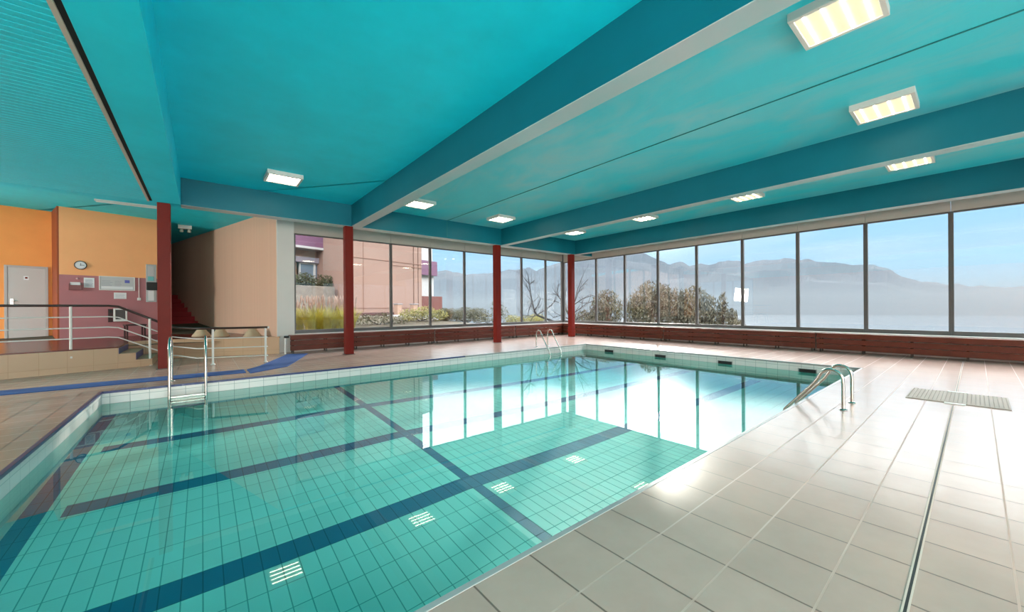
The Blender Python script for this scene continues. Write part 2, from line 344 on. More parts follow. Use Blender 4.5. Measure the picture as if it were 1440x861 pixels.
# ceiling slab (above everything), slatted part, beams
m = MB(); m.prism([(XL,YB),(XW+.3,YB),(XW+.3,YW+.3),(2.2,YW+.3),W2(6.0,24.9),W2(-1.1,25.3),(XL,24.1)], CZ, CZ+.25); m.build('ceiling', TEAL, kind='structure')
m = MB(); m.box(3.9, YB, CZ-.006, 14.1, 12.31, CZ+.02); m.build('ceiling_bay', TEALWORN, kind='structure')
m = MB(); m.box(6.99, YB, CZ-.016, 7.012, 12.3, CZ+.01); m.build('ceiling_joint', T('teal_joint', (.006, .18, .2), rough=.6), kind='structure')
m = MB(); y = YB
while y < 12.28:
    y1 = min(y+.093, 12.3); m.add([(XL,y+.004,BZ),(-.985,y+.004,BZ),(-.985,y1-.004,BZ),(XL,y1-.004,BZ),(XL,y,BZ+.02),(-.985,y,BZ+.02),(-.985,y1,BZ+.02),(XL,y1,BZ+.02)],
        [(0,3,2,1),(4,5,6,7),(0,1,5,4),(1,2,6,5),(2,3,7,6),(3,0,4,7)]); y += .105
m.box(XL, YB, BZ+.022, -.985, 12.3, BZ+.06)
m.build('ceiling_slats', TEALSLAT, kind='structure')
m = MB(); m.box(-.985, YB, BZ-.012, -.945, 12.3, BZ+.05); m.build('ceiling_edge_strip', STRIP, kind='structure')
m = MB(); m.box(-.945, YB, BZ+.01, -.895, 12.3, BZ+.05); m.build('ceiling_edge_gap', DARKGAP, kind='structure')
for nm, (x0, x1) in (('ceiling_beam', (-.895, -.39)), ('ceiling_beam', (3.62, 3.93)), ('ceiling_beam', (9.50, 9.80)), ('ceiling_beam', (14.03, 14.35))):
    m = MB().bbox(x0, YB, BZ, x1, 12.3, CZ+.02, .008); m.m = [1 if all(m.v[i][2] < BZ+.009 for i in f) and x0 > 0 else 0 for f in m.f]; m.build(nm, [BEAMSHADE if x0 > 0 else TEAL, CONCT], kind='structure')
m = MB().bbox(-.39, 12.3, BZ, XW+.2, 12.68, CZ+.02, .008); m.m = [1 if all(m.v[i][2] < BZ+.009 for i in f) else 0 for f in m.f]; m.build('ceiling_beam', [BEAMSHADE, CONCT], kind='structure')
MB().bbox(XL, 12.3, BZ, -.395, 12.68, CZ+.02, .008).build('ceiling_beam', TEAL, kind='structure')
m = MB(); m.box(6.98, 12.294, BZ+.01, 7.0, 12.301, CZ); m.build('beam_joint', MATS['teal_joint'], kind='structure')

# window walls
def window_wall(axis, plane, stations, ztop, names):
    """stations: mullion centres along the wall; axis 'x' = wall runs along X (far wall), 'y' = wall runs along Y (right wall)"""
    def bx(mb, a0, d0, z0, a1, d1, z1, b=.004):
        if axis == 'x': mb.bbox(a0, plane+d0, z0, a1, plane+d1, z1, b)
        elif axis == 'y': mb.bbox(plane+d0, a0, z0, plane+d1, a1, z1, b)
        elif axis == 'l': mb.bbox(plane-d1, a0, z0, plane-d0, a1, z1, b)
        else: mb.bbox(a0, plane-d1, z0, a1, plane-d0, z1, b)
    for i, (a, b) in enumerate(zip(stations, stations[1:])):
        w_ = thing('window_%d' % names[i], None, None, kind='structure')
        mb = MB(); e = .048
        bx(mb, a, 0, .60, a+e, .09, ztop); bx(mb, b-e, 0, .60, b, .09, ztop); bx(mb, a+e, 0, .57, b-e, .09, .715); bx(mb, a+e, 0, ztop-.03, b-e, .09, ztop+.01)
        mb.build('frame', FRAME, w_)
        mb = MB(); bx(mb, a+e-.01, .035, .70, b-e+.01, .047, ztop-.01, .0005); mb.build('glass_pane', GLASS, w_)
        mb = MB(); bx(mb, a+.004, .0, ztop+.01, b-.004, .12, CZ); mb.build('head_panel', HEADP, w_)
ST_A = [2.37, 4.0] + [4.0+1.667*k for k in range(1, 7)] + [15.25]
window_wall('x', YW, ST_A, 3.93, list(range(1, 9)))
ST_B = [.42+1.665*k for k in range(-3, 9)] + [YW-.03]
window_wall('y', XW, ST_B, 3.87, list(range(9, 21)))
ST_C = [XL+1+2.0*k for k in range(0, 12)]
window_wall('b', YB, ST_C, 3.6, list(range(21, 33)))  # unseen back windows, added to let more light into the room
ST_D = [12.8+1.72*k for k in range(0, 4)]
window_wall('l', XL, ST_D, 3.85, list(range(33, 36)))  # unseen left windows, added to light the boarded wall and platform
m = MB(); m.box(1.9, YW, 0, XW+.3, YW+.2, .6); m.bbox(1.88, YW-.03, 0, 2.37, YW+.25, CZ, .006); m.build('wall_far', WHITEW, kind='structure')
m = MB(); m.box(XW, YB, 0, XW+.2, YW, .6); m.build('wall_right', WHITEW, kind='structure')
m = MB(); m.bbox(XW-.0, YW-.0, .0, XW+.2, YW+.2, CZ, .01); m.build('trim_1', FRAME, kind='structure')
m = MB(); m.box(XL, YB-.2, 0, XW+.2, YB, .6); m.box(XL-.2, YB-.2, 0, XL+1, YB, CZ); m.build('wall_back', WHITEW, kind='structure')
m = MB(); m.box(XL-.2, YB, 0, XL, ST_D[0], CZ); m.box(XL-.2, ST_D[0], 0, XL, ST_D[-1], .6); m.box(XL-.2, ST_D[-1], 0, XL, 24, CZ); m.build('wall_left', PEACH, kind='structure')
# sill board that catches the light behind the benches
m = MB(); m.bbox(14.68+.35, YB, .575, XW-.002, YW, .60, .003); m.build('trim_2', WHITEW, kind='structure')
m = MB(); m.bbox(2.37, YW-.17, .575, XW-.3, YW-.002, .60, .003); m.build('trim_3', WHITEW, kind='structure')

# entrance side (built in the oblique frame)
def wprism(pts, z0, z1, name, mt, kind='structure', parent=None):
    mb = MB(); mb.prism([W2(u, v) for u, v in pts], z0, z1); return mb.build(name, mt, parent, kind)
PZ = .53
def inv(x, y): return (x*math.cos(A16)+y*math.sin(A16), -x*math.sin(A16)+y*math.cos(A16))
plat = [(-4.58,13.05),inv(-1.57,13.13),inv(-1.57,14.75),(3.35,14.65),(5.70,12.98),(5.74,13.3),(5.74,25),(-1.1,25)]
mb = MB(); mb.prism([W2(u, v) for u, v in plat], 0, PZ-.03); mb.build('platform_wall', PLATT, kind='structure')
mb = MB(); mb.prism([W2(u, v) for u, v in plat], PZ-.03, PZ); mb.build('platform_floor', REDFLOOR, kind='structure')
# beige kerb that caps the platform where it meets the pool hall
mb = MB(); mb.prism([W2(*p) for p in (inv(-1.57,14.73),(3.35,14.63),(5.70,12.96),(5.76,13.05),(3.38,14.75),inv(-1.57,14.85))], PZ-.03, PZ+.012); mb.build('platform_kerb', PLATT, kind='structure')
STEPB = T('blue_step_tiles', (.07, .09, .30), rough=.35)
st = thing('platform_steps', 'beige tiled steps with blue risers up to the red floor', 'steps', (-1.57, 13.13, 0))
fy = lambda x: x*.2867
for k, (x0, x1, z1) in enumerate(((.002, .29, .353), (.29, .58, .177))):
    m = MB(); m.prism([(x0, fy(x0)), (x1, fy(x1)), (x1, 1.70+.33*x1), (x0, 1.60+.33*x0)], 0, z1); m.build('step', PLATT, st)
for x0, z0, z1 in ((.002, .358, .495), (.291, .182, .345)): MB().bbox(x0, fy(x0)+.02, z0, x0+.007, 1.5, z1, .002).build('riser', STEPB, st, label='blue riser')
# door wall, return, clock wall, corridor, boarded wall
wprism([(-2.75,19.4),(1.62,19.4),(1.62,19.6),(-2.7,19.6)], PZ, CZ, 'wall_door', ORANGE)
wprism([(1.62,18.2),(1.66,18.2),(1.66,19.6),(1.62,19.6)], PZ, CZ, 'wall_return', T('rust_plaster', (.30, .06, .015), rough=.6))
wprism([(1.66,18.2),(4.05,18.2),(4.05,18.4),(1.66,18.4)], 2.54, CZ, 'wall_upper', PEACH)
wprism([(1.66,18.2),(4.05,18.2),(4.05,18.4),(1.66,18.4)], PZ, 2.54, 'wall_lower', PURPLE)
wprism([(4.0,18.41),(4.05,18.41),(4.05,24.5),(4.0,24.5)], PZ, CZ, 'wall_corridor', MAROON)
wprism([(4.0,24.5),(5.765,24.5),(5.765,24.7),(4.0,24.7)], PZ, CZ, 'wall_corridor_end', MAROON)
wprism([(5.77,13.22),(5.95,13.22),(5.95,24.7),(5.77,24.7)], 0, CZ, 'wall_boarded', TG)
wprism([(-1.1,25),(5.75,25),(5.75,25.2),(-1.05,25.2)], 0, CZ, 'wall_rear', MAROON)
# red carpeted stairs
stairs = thing('carpeted_stairs', 'red carpeted stairs climbing along the pale boarded wall into the dark corridor', 'stairs', W(0,0), A16)
zz = PZ; cs = [20.28, 20.60, 21.0, 21.45, 21.93, 22.4, 22.85, 23.3]
for i, c0 in enumerate(cs):
    MB().bbox(4.06, c0, PZ, 5.765, (cs[i+1] if i+1 < len(cs) else 24.5), PZ+.2*(i+1)-.0, .01).build('step', REDCARPET, stairs)

# ---------------------------------------------------------------- columns
def column(x, y, label):
    o = MB().bbox(-.12, 0, 0, .12, .24, BZ, .012).build('steel_column', REDSTEEL); o.location = (x, y, 0)
    m = MB(); m.bbox(-.15, -.03, 0, .15, .27, .012, .003); bp = m.build('base_plate', DSTEEL, o)
    tag(o, label, 'column', 'red columns under the ceiling beams')
column(-.70, 12.3, 'rust red square column beside the left pool ladder and platform steps')
column(3.55, 12.3, 'maroon square column in front of the garden window with tall grasses')
column(9.36, 12.3, 'maroon square column midway along the far bench, left of the far ladder')
column(13.86, 12.3, 'dark maroon square column in the corner where both window walls meet')

# ---------------------------------------------------------------- benches (slatted fronts and seats on short feet)
def bench(length, label, loc, rz, cat='bench', nlegs=None):
    t = thing('wall_bench', label, cat, loc, rz, 'slatted benches under the windows')
    for z0, z1, y0 in ((.095, .245, 0), (.255, .405, .006), (.425, .575, .0)):
        MB().bbox(0, y0, z0, length, y0+.028, z1, .006).build('front_slat', WOOD, t)
    for k in range(3):
        MB().bbox(0, .04+k*.108, .55, length, .04+k*.108+.098, .575, .006).build('seat_slat', WOOD, t)
    n = nlegs or max(2, round(length/1.03)+1)
    for i in range(n):
        x = .09+(length-.18)*i/(n-1); m = MB(); m.bbox(x-.02, .03, .0, x+.02, .055, .55, .004); m.bbox(x-.02, .3, 0, x+.02, .325, .55, .004); m.bbox(x-.02, .05, .50, x+.02, .31, .545, .004)
        m.build('leg', DSTEEL, t)
    return t
bench(5.05, 'reddish slatted bench below the garden windows, from white wall past second column', (2.16, 13.76, 0), 0)
bench(4.15, 'reddish slatted bench along the far windows, ending behind the third column', (7.26, 13.76, 0), 0)
bench(3.3, 'short reddish slatted bench on the far wall behind the curved far ladder', (11.46, 13.76, 0), 0)
bench(6.0, 'dark slatted bench under the lake windows, starting in the column corner', (14.72, 14.2, 0), -PI/2) 
bench(5.0, 'dark slatted bench under lake windows, the middle one behind the pool skimmers', (14.72, 8.17, 0), -PI/2)
bench(6.0, 'dark slatted bench under lake windows nearest the floor drain and stone grate', (14.72, 3.14, 0), -PI/2)
o = thing('bench_end_guard', 'short white pipe guard at the white wall end of the bench', 'guard', (2.03, 13.78, 0))
MB().tube([(0,0,.0),(0,0,.50)], .03).build('post', WHITEP, o); MB().tube([(-.04,0,.54),(.10,0,.54)], .035).build('cap', BLACK, o)

# ---------------------------------------------------------------- pool ladders
def arc_rail(x, sgn, y_post, top, reach, depth, flange=True):
    """handrail profile in the plane of x: post on the deck, bow, slope down into the water"""
    pts = [(x, 0, 0), (x, 0, top-.20)]
    for k in range(1, 10):
        a = PI*(1-k/10.0); pts.append((x, sgn*(.13+.13*math.cos(a)), top-.15+.15*math.sin(a)*1.0))
    pts += [(x, sgn*.32, top-.22), (x, sgn*reach, -.12), (x, sgn*(reach+.04), -.3), (x, sgn*(reach+.04), depth)]
    return pts
def ladder(label, loc, sgn, width, top, reach, depth=-1.05):
    t = thing('pool_ladder', label, 'ladder', loc, 0, 'pool ladders')
    for x in (0, width):
        MB().tube(arc_rail(x, sgn, 0, top, reach, depth), .021, 16).build('handrail', STEEL, t)
        MB().lathe((x, 0, .001), [(.052, 0), (.052, .006), (.03, .018), (.022, .02)], 24).build('flange', STEEL, t)
    y = sgn*(reach+.04)
    for z in (-.30, -.55, -.8):
        MB().bbox(.02, y-.045, z-.015, width-.02, y+.045, z+.015, .008).build('tread', STEEL, t)
    return t
ladder('polished steel pool ladder bowing over the near pool edge beside the stone grate', (6.68, 1.14, 0), 1, .57, .53, .66)
ladder('thin steel pool ladder on the far edge near the column corner', (9.33, 10.05, 0), -1, .57, .60, .66)
# the straight ladder by the rust column
t = thing('pool_ladder', 'tall upright steel ladder with flat steps, in front of the rust red column', 'ladder', (-.47, 10.05, 0), 0, 'pool ladders')
for x in (0, .52):
    pts = [(x,0,0),(x,0,.60)]
    for k in range(1, 12):
        a = PI*(1-k/12); pts.append((x, -(.33+.33*math.cos(a)), .60+.28*math.sin(a)))
    pts += [(x,-.68,.45),(x,-.76,-.3),(x,-.78,-1.05)]
    MB().tube(pts, .023, 16).build('handrail', STEEL, t)
    MB().lathe((x,0,.001), [(.055,0),(.055,.006),(.03,.018),(.024,.02)], 24).build('flange', STEEL, t)
for z in (-.16, -.42, -.68, -.94):
    m = MB(); m.bbox(.02, -.86, z-.02, .50, -.72, z+.0, .006); m.bbox(.02, -.73, z-.05, .50, -.715, z+.0, .003); m.build('tread', STEEL, t)

# ---------------------------------------------------------------- skimmer mouths
for i, (y0, y1) in enumerate(((8.30, 8.66), (6.30, 6.66), (4.34, 4.70), (2.46, 2.80))):
    t = thing('skimmer_inlet', ['dark skimmer mouth in the far pool wall nearest the pool corner', 'second dark skimmer mouth from the pool corner, below the tree window',
              'third dark skimmer mouth from the pool corner', 'dark skimmer mouth just beyond the near steel ladder'][i], 'skimmer', (PX1, (y0+y1)/2, -.19), 0, 'skimmer mouths')
    hw = (y1-y0)/2
    m = MB(); m.bbox(-.012,-hw-.02,-.075,.0,-hw,.06,.003); m.bbox(-.012,hw,-.075,.0,hw+.02,.06,.003); m.bbox(-.012,-hw,.045,.0,hw,.06,.003); m.bbox(-.012,-hw,-.075,.0,hw,-.06,.003); m.build('frame', NOSE2, t)
    MB().bbox(-.006,-hw,-.06,-.001,hw,.045,.001).build('opening', BLACK, t)
# ---------------------------------------------------------------- slot drain and grate
m = MB(); m.box(-7, .200, .0004, 8.1, .208, .0015); m.box(-7, .219, .0004, 8.1, .227, .0015); m.box(9.45, .2, .0004, 14.6, .208, .003); m.box(9.45, .219, .0004, 14.6, .227, .003)
dr = m.build('slot_drain', T('drain_edge', (.60, .46, .38), rough=.8, spec=.2)); tag(dr, 'long narrow slot drain running through the pale deck tiles', 'drain')
m = MB(); m.box(-7, .208, .0002, 8.1, .219, .0012); m.box(9.45, .208, .0002, 14.6, .219, .0012); m.build('slot', BLACK, dr, label='black slot')
gr = thing('floor_grate', 'rectangular pale stone grate set in the deck near the steel ladder', 'grate', (8.79, .2, 0))
m = MB(); m.bbox(-.52,-.49,0,-.50,.49,.01,.002); m.bbox(.50,-.49,0,.52,.49,.01,.002); m.bbox(-.5,-.49,0,.5,-.47,.01,.002); m.bbox(-.5,.47,0,.5,.49,.01,.002); m.build('rim', GRATEM, gr)
m = MB()
for k in range(23): m.bbox(-.5,-.467+k*.0405,.004,.5,-.433+k*.0405,.012,.003)
m.box(-.5,-.47,.0005,.5,.47,.006)
m.build('slats', GRATEM, gr)
for x in (-.56, .56): MB().bbox(x-.03, -.1, 0, x+.03, .1, .014, .004).build('lip', WHITEP, gr, label='white plastic lip')

# ---------------------------------------------------------------- blue mats
m = MB(); m.bbox(-7.5, 10.28, .0005, .75, 10.84, .012, .003); mo = m.build('floor_mat', BLUEMAT); tag(mo, 'long narrow blue floor mat along the pool edge behind the left ladder', 'mat', 'blue matting')
m = MB(); m.prism([(.82,10.12),(1.62,10.72),(1.95,11.6),(2.58,13.35),(2.06,13.62),(1.45,12.1),(1.08,11.2),(.80,10.75)], .0005, .014); mo = m.build('floor_mat', BLUEMAT); tag(mo, 'wider blue floor mat running from the pool edge to the bench end', 'mat', 'blue matting')

# ---------------------------------------------------------------- railing
rl = thing('railing', 'white railing with dark handrail along the platform, down its steps and past the column', 'railing')
V0 = 13.12
def RP(kind):   # path of a rail at heights offset below the handrail
    d = kind
    p = [W(-4.45, V0, 1.52-d), W(1.95, V0, 1.52-d), W(2.12, V0, 1.50-d), W(3.12, V0, .96-d), W(3.27, V0-.07, .93-d)]
    q = [(-.1, 12.52, .93-d), (1.36, 12.02, .93-d)]
    return p+q
MB().tube(RP(0), .027, 12).build('handrail', HANDR, rl, label='dark brown handrail')
MB().tube([(1.36,12.02,.93),(1.385,12.01,.93)], .03, 12).build('handrail_cap', WHITEP, rl)
for d in (.26, .51, .75): MB().tube(RP(d), .0135, 10).build('rail', WHITEP, rl)
def post(p, z0, z1): MB().tube([(p[0],p[1],z0),(p[0],p[1],z1)], .024, 14).build('post', WHITEP, rl); MB().lathe((p[0],p[1],z0-.0), [(.05,0),(.05,.012),(.026,.03),(.026,.04)], 20).build('post_foot', WHITEP, rl)
for u in (-3.9, -2.2, -.4, 1.36): post(W(u, V0-.02), .33, 1.50)
post(W(2.68, V0-.02), 0.0, 1.19); post((.21, 12.41), 0, .91); post((1.31, 12.04), 0, .91)
for u in (-3.9, -2.2, -.4, 1.36): MB().tube([W(u, V0-.02, .36), W(u, V0-.09, .36)], .018, 10).build('bracket', WHITEP, rl)

# ---------------------------------------------------------------- things on the entrance walls
def on_clock_wall(o_u, z): return W(o_u, 18.2, z)
def wthing(name, label, cat, u, z, c=18.2, group=None): return thing(name, label, cat, W(u, c, z), A16, group)
t = wthing('door', 'grey white door in the orange wall with a small red sign', 'door', .72, PZ, 19.4)
m = MB(); m.bbox(-.04,-.05,0,.02,0,2.30,.006); m.bbox(.76,-.05,0,.82,0,2.30,.006); m.bbox(.02,-.05,2.24,.76,0,2.30,.006); m.build('door_frame', T('grey_door_frame', (.42, .37, .35), rough=.5), t)
MB().bbox(.02,-.035,.01,.76,-.004,2.24,.006).build('door_leaf', T('pale_grey_door', (.50, .44, .42), rough=.5), t)
m = MB(); m.bbox(.06,-.055,1.05,.14,-.035,1.27,.008); m.tube([(.10,-.05,1.2),(.10,-.10,1.2),(.22,-.10,1.2)], .012, 10); m.build('handle', STEEL, t)
MB().bbox(.33,-.04,1.86,.43,-.035,1.98,.001).build('sign', PAPER, t, label='small white sign with red mark'); MB().bbox(.355,-.043,1.90,.405,-.04,1.95,.001).build('mark', REDSTEEL, t)
# clock
t = wthing('wall_clock', 'round wall clock with a dark rim on the peach wall', 'clock', 2.10, 2.86)
R90 = Matrix.Rotation(PI/2, 4, 'X')
MB().lathe((0,0,0), [(.135,0),(.14,.03),(.125,.045),(.118,.04)], 40).xf(R90).build('rim', BLACK, t)
MB().lathe((0,0,.041), [(.117,0),(.117,.003)], 40, smooth=False).xf(R90).build('dial', PAPER, t)
MB().box(-.005,-.052,-.02,.005,-.049,.065).build('minute_hand', BLACK, t); MB().box(-.02,-.052,-.006,.08,-.049,.006).build('hour_hand', BLACK, t)
m = MB(); ring = [(.1*math.cos(k*PI/12), .1*math.sin(k*PI/12)) for k in range(25)]
m.tube([(x,-.046,z) for x, z in ring], .002, 5); m.build('dial_ring', INK, t)
def poster(name, label, cat, u0, u1, z0, z1, frame=None, bars=(), extra=None, paper=PAPER, th=.012):
    t = wthing(name, label, cat, u0, z0); wd, hg = u1-u0, z1-z0
    MB().bbox(0,-th,0,wd,0,hg,.002).build('board', paper, t)
    if frame:
        m = MB(); m.bbox(-.02,-th-.012,-.02,wd+.02,-.0,0,.003); m.bbox(-.02,-th-.012,hg,wd+.02,0,hg+.02,.003); m.bbox(-.02,-th-.012,0,0,0,hg,.003); m.bbox(wd,-th-.012,0,wd+.02,0,hg,.003); m.build('frame', frame, t)
    if bars:
        m = MB()
        for (a, b, c, d) in bars: m.box(a*wd,-th-.002,b*hg,c*wd,-th-.0002,d*hg)
        m.build('printing', INK, t)
    return t
lines = lambda n, x0=.12, x1=.88: [(x0, .12+.76*k/n, x1-.1*((k*7)%3)/3, .12+.76*k/n+.03) for k in range(n)]
poster('notice', 'square white printed notice beside the rust letter tray on the purple wall', 'notice', 2.17, 2.40, 2.15, 2.47, bars=lines(9))
poster('notice', 'plain white paper notice hung below the wide notice case', 'notice', 2.84, 3.14, 1.80, 2.01, bars=lines(5))
t = poster('notice_case', 'wide white framed notice case in the middle of the purple wall', 'notice case', 2.52, 3.33, 2.10, 2.53, frame=WHITEP, bars=[(.06,.2,.3,.22),(.06,.32,.34,.34),(.06,.44,.3,.46),(.06,.56,.36,.58),(.06,.68,.3,.7),(.42,.3,.6,.32),(.42,.42,.62,.44),(.42,.54,.6,.56),(.42,.66,.62,.68)], paper=T('case_grey', (.52,.50,.50), rough=.3))
MB().box(.58,-.016,.24,.70,-.0125,.34).build('logo_patch', T('blue_print', (.12,.12,.42), rough=.6), t, label='small blue printed patch'); MB().box(.03,-.016,.03,.78,-.0125,.12).build('white_strip', PAPER, t)
t = wthing('letter_tray', 'small rust coloured wall tray with a white top edge on purple wall', 'tray', 1.85, 2.06)
m = MB(); m.bbox(0,-.09,0,.27,0,.015,.003); m.bbox(0,-.09,0,.27,-.08,.16,.003); m.bbox(0,-.09,0,.012,0,.22,.003); m.bbox(.258,-.09,0,.27,0,.22,.003); m.build('tray_body', T('rust_tray', (.22,.07,.07), rough=.5), t)
MB().bbox(.03,-.06,.02,.24,-.045,.25,.002).build('papers', PAPER, t)
t = wthing('sensor_knob', 'tiny round pink sensor above the rust letter tray', 'sensor', 2.03, 2.43); MB().lathe((0,0,0), [(.03,0),(.03,.02),(.015,.03)], 16).xf(R90).build('dome', T('pink_plastic', (.6,.35,.35), rough=.4), t)
t = wthing('cable_outlet', 'white socket at the end of a thin cable right of notice case', 'socket', 3.45, 1.80)
MB().bbox(-.045,-.03,-.045,.045,0,.045,.006).build('box', WHITEP, t); MB().tube([(0,-.01,.04),(0,-.01,.74)], .009, 8).build('cable', WHITEP, t)
t = wthing('telephone', 'narrow upright wall telephone panel with a black band next to the rust column', 'telephone', 3.63, 1.70)
MB().bbox(0,-.05,0,.27,0,1.33,.008).build('panel', T('grey_panel', (.42,.42,.42), rough=.4), t)
MB().bbox(-.0,-.13,.42,.33,-.05,.70,.01).build('band', BLACK, t, label='black box'); MB().bbox(.05,-.06,.05,.20,-.05,.40,.004).build('lower_sheet', PAPER, t); MB().bbox(.04,-.06,.75,.2,-.05,.90,.004).build('window', T('teal_print', (.15,.45,.45), rough=.4), t); MB().bbox(.04,-.06,.92,.2,-.05,1.27,.004).build('upper_sheet', T('grey_sheet', (.5,.47,.47), rough=.5), t)
t = wthing('wall_fan_heater', 'square white grilled heater low on the purple wall behind the handrail', 'heater', 2.82, 1.04)
m = MB(); m.bbox(0,-.12,0,.04,0,.44,.008); m.bbox(.28,-.12,0,.32,0,.44,.008); m.bbox(.04,-.12,0,.28,0,.07,.008); m.bbox(.04,-.12,.39,.28,0,.44,.008); m.build('housing', WHITEP, t)
m = MB()
for k in range(12): m.box(.04,-.10,.08+k*.026,.28,-.085,.09+k*.026)
m.box(.04,-.06,.07,.28,-.05,.39); m.build('grille', FRAME, t)
t = wthing('dark_wall_strip', 'dark narrow wall box left of the white grilled heater', 'wall box', 2.70, 1.02); MB().bbox(0,-.05,0,.11,0,.44,.004).build('cover', MAROON, t)
MB().box(.02,-.056,.3,.09,-.05,.4).build('hatch', BLACK, t)
# stool behind the railing
t = thing('stool', 'dark wooden stool on the red floor just left of the rust column', 'stool', W(3.05, 16.6, PZ), A16)
MB().bbox(-.24,-.2,.40,.24,.2,.44,.01).build('seat', MAROON, t)
for x in (-.2,.2):
    for y in (-.16,.16): MB().bbox(x-.02,y-.02,0,x+.02,y+.02,.40,.004).build('leg', MAROON, t)
# cream flared pedestals behind the low tiled edge
PED = T('cream_ceramic', (.55,.38,.24), rough=.55, var=.1, vscale=8)
for i, (p, lb) in enumerate((((.46,15.72),'cream flared pedestal behind the low tiled edge, left of the railing post'), ((1.27,14.93),'cream flared pedestal behind the low tiled edge, between the last two posts'), ((-.02,16.42),'cream flared pedestal behind the upright ladder top'))):
    t = thing('pedestal', lb, 'pedestal', (p[0], p[1], PZ), 0, 'cream pedestals')
    MB().lathe((0,0,0), [(.26,0),(.25,.03),(.20,.10),(.14,.19),(.115,.24)], 20).build('base', PED, t); MB().lathe((0,0,.235), [(.12,0),(.125,.02),(.10,.035)], 20).build('cap', PED, t)
# tube light and emergency lamp
t = thing('tube_light', 'long thin white tube light under the ceiling beyond the beam', 'light', (-1.75, 16.15, CZ), 0)
MB().bbox(-.65,-.04,-.05,.75,.04,0,.006).build('housing', WHITEP, t); MB().tube([(-.62,0,-.068),(.72,0,-.068)], .018, 12).build('tube', WHITEP, t)
t = thing('emergency_light', 'white twin spot emergency light hanging at the dark corridor entrance', 'light', (-.49, 19.15, CZ), 0)
MB().bbox(-.20,-.06,-.14,.20,.06,-.0,.01).build('housing', WHITEP, t)
for x in (-.10,.12): MB().lathe((x,-.02,-.27), [(.03,0),(.06,.02),(.05,.09),(.02,.13)], 16).build('spot', T('spot_cream%d' % (x>0), (.5,.5,.42), rough=.3), t)

# ---------------------------------------------------------------- ceiling lights
def ceiling_light(x, y, label):
    t = thing('ceiling_light', label, 'light', (x, y, CZ), 0, 'square ceiling lights')
    a = .37
    m = MB(); m.bbox(-a,-a,-.10,-a+.05,a,0,.006); m.bbox(a-.05,-a,-.10,a,a,0,.006); m.bbox(-a+.05,-a,-.10,a-.05,-a+.05,0,.006); m.bbox(-a+.05,a-.05,-.10,a-.05,a,0,.006); m.build('frame', WHITEP, t)
    m = MB(); m.box(-a+.05,-a+.05,-.085,a-.05,a-.05,-.07); m.build('diffuser', LEDM, t)
    for k in range(4): yy = -a+.05+(2*a-.1)*(k+.5)/4; MB().tube([(-a+.06,yy,-.088),(a-.06,yy,-.088)], .013, 8).build('tube', TUBEM, t)
ceiling_light(1.55, 10.66, 'square ceiling light in the bay between rust column and the second column')
ceiling_light(5.15, 10.72, 'square ceiling light right beside the lower end of the big beam')
ceiling_light(8.27, 10.72, 'square ceiling light above the third column, near the beam corner')
ceiling_light(5.42, .95, 'largest square ceiling light, overhead next to the big beam')
ceiling_light(8.52, .93, 'square ceiling light next to the long joint, second nearest overhead')
for y, lb in ((10.75, 'half hidden ceiling light in the window bay, closest to the column corner'), (7.48, 'half hidden ceiling light in the window bay, second from the column corner'),
              (4.2, 'half hidden ceiling light in the window bay, third from the column corner'), (.93, 'half hidden ceiling light in the window bay, farthest from the column corner')):
    ceiling_light(12.17, y, lb)

# ---------------------------------------------------------------- outside: ground, hills, lake, haze
def grid_ground(name, xs, ys, zfun, mt):
    m = MB(); vv = [(x, y, zfun(x, y)) for y in ys for x in xs]; n = len(xs)
    fs = [(j*n+i, j*n+i+1, (j+1)*n+i+1, (j+1)*n+i) for j in range(len(ys)-1) for i in range(n-1)]
    m.add(vv, fs, 0, True); return m.build(name, mt, kind='structure')
def smooth01(t): t = max(0, min(1, t)); return t*t*(3-2*t)
def gz(x, y):
    # garden terrace beside the far windows, dropping away towards the lake
    k = smooth01((x-12)/10); a = .45 + .5*smooth01((y-17)/6)*(1-smooth01((x-9)/6))
    dist = max(0, x-15.4)
    slope = -.4 - 60*smooth01((dist)/260) - dist*.06
    return a*(1-k)+slope*k if y > 14.5 else slope-.1
gxs = [-20,-10,-4,0,3,6,9,11,13,15.6,17,20,25,32,42,60,90,130,190,280,420]
gys = [-200,-120,-60,-30,-10,0,8,14.45,14.55,16,18,20,22,24,27,31,36,45,60,90,140,220,320]
grid_ground('ground', [x for x in gxs if x >= 15.6], gys, gz, SLOPE)
grid_ground('garden_terrace', [x for x in gxs if x <= 15.6], [y for y in gys if y >= 14.55], gz, GROUND)
m = MB(); m.add([(150,-9000,-75),(12000,-9000,-75),(12000,14000,-75),(-3000,14000,-75),(-3000,300,-75),(150,300,-75)], [(0,1,2,3,4,5)]); m.build('lake', LAKE, kind='structure')
sky = [(110,4.0),(95,4.6),(80,4.9),(70,5.2),(63.4,5.16),(60.71,5.71),(57.67,5.1),(53.62,5.32),(51.58,5.74),(49.32,5.83),(48.25,6.13),(46.97,5.59),(45.36,6.31),(43.77,6.7),(38.24,7.89),(35.81,7.8),(31.59,7.7),(29.7,6.71),(28.32,5.95),(26.68,6.25),(25.62,5.61),(24.31,5.83),(23.04,5.57),(22.03,5.97),(19.77,6.01),(19.46,5.44),(17.24,5.91),(15.99,5.73),(14.91,5.9),(13.73,5.55),(12.85,5.65),(12.0,5.24),(9.97,4.91),(8.76,4.57),(7.71,4.57),(6.92,4.42),(5.93,3.96),(5.14,3.15),(3.86,2.56),(1.93,2.16),(.35,1.87),(-1.53,1.65),(-6,1.6),(-15,1.9),(-30,1.7)]
def el_at(a):
    for (a1, e1), (a0, e0) in zip(sky, sky[1:]):
        if a0 <= a <= a1: return e0+(e1-e0)*(a-a0)/(a1-a0)
    return sky[0][1] if a > sky[0][0] else sky[-1][1]
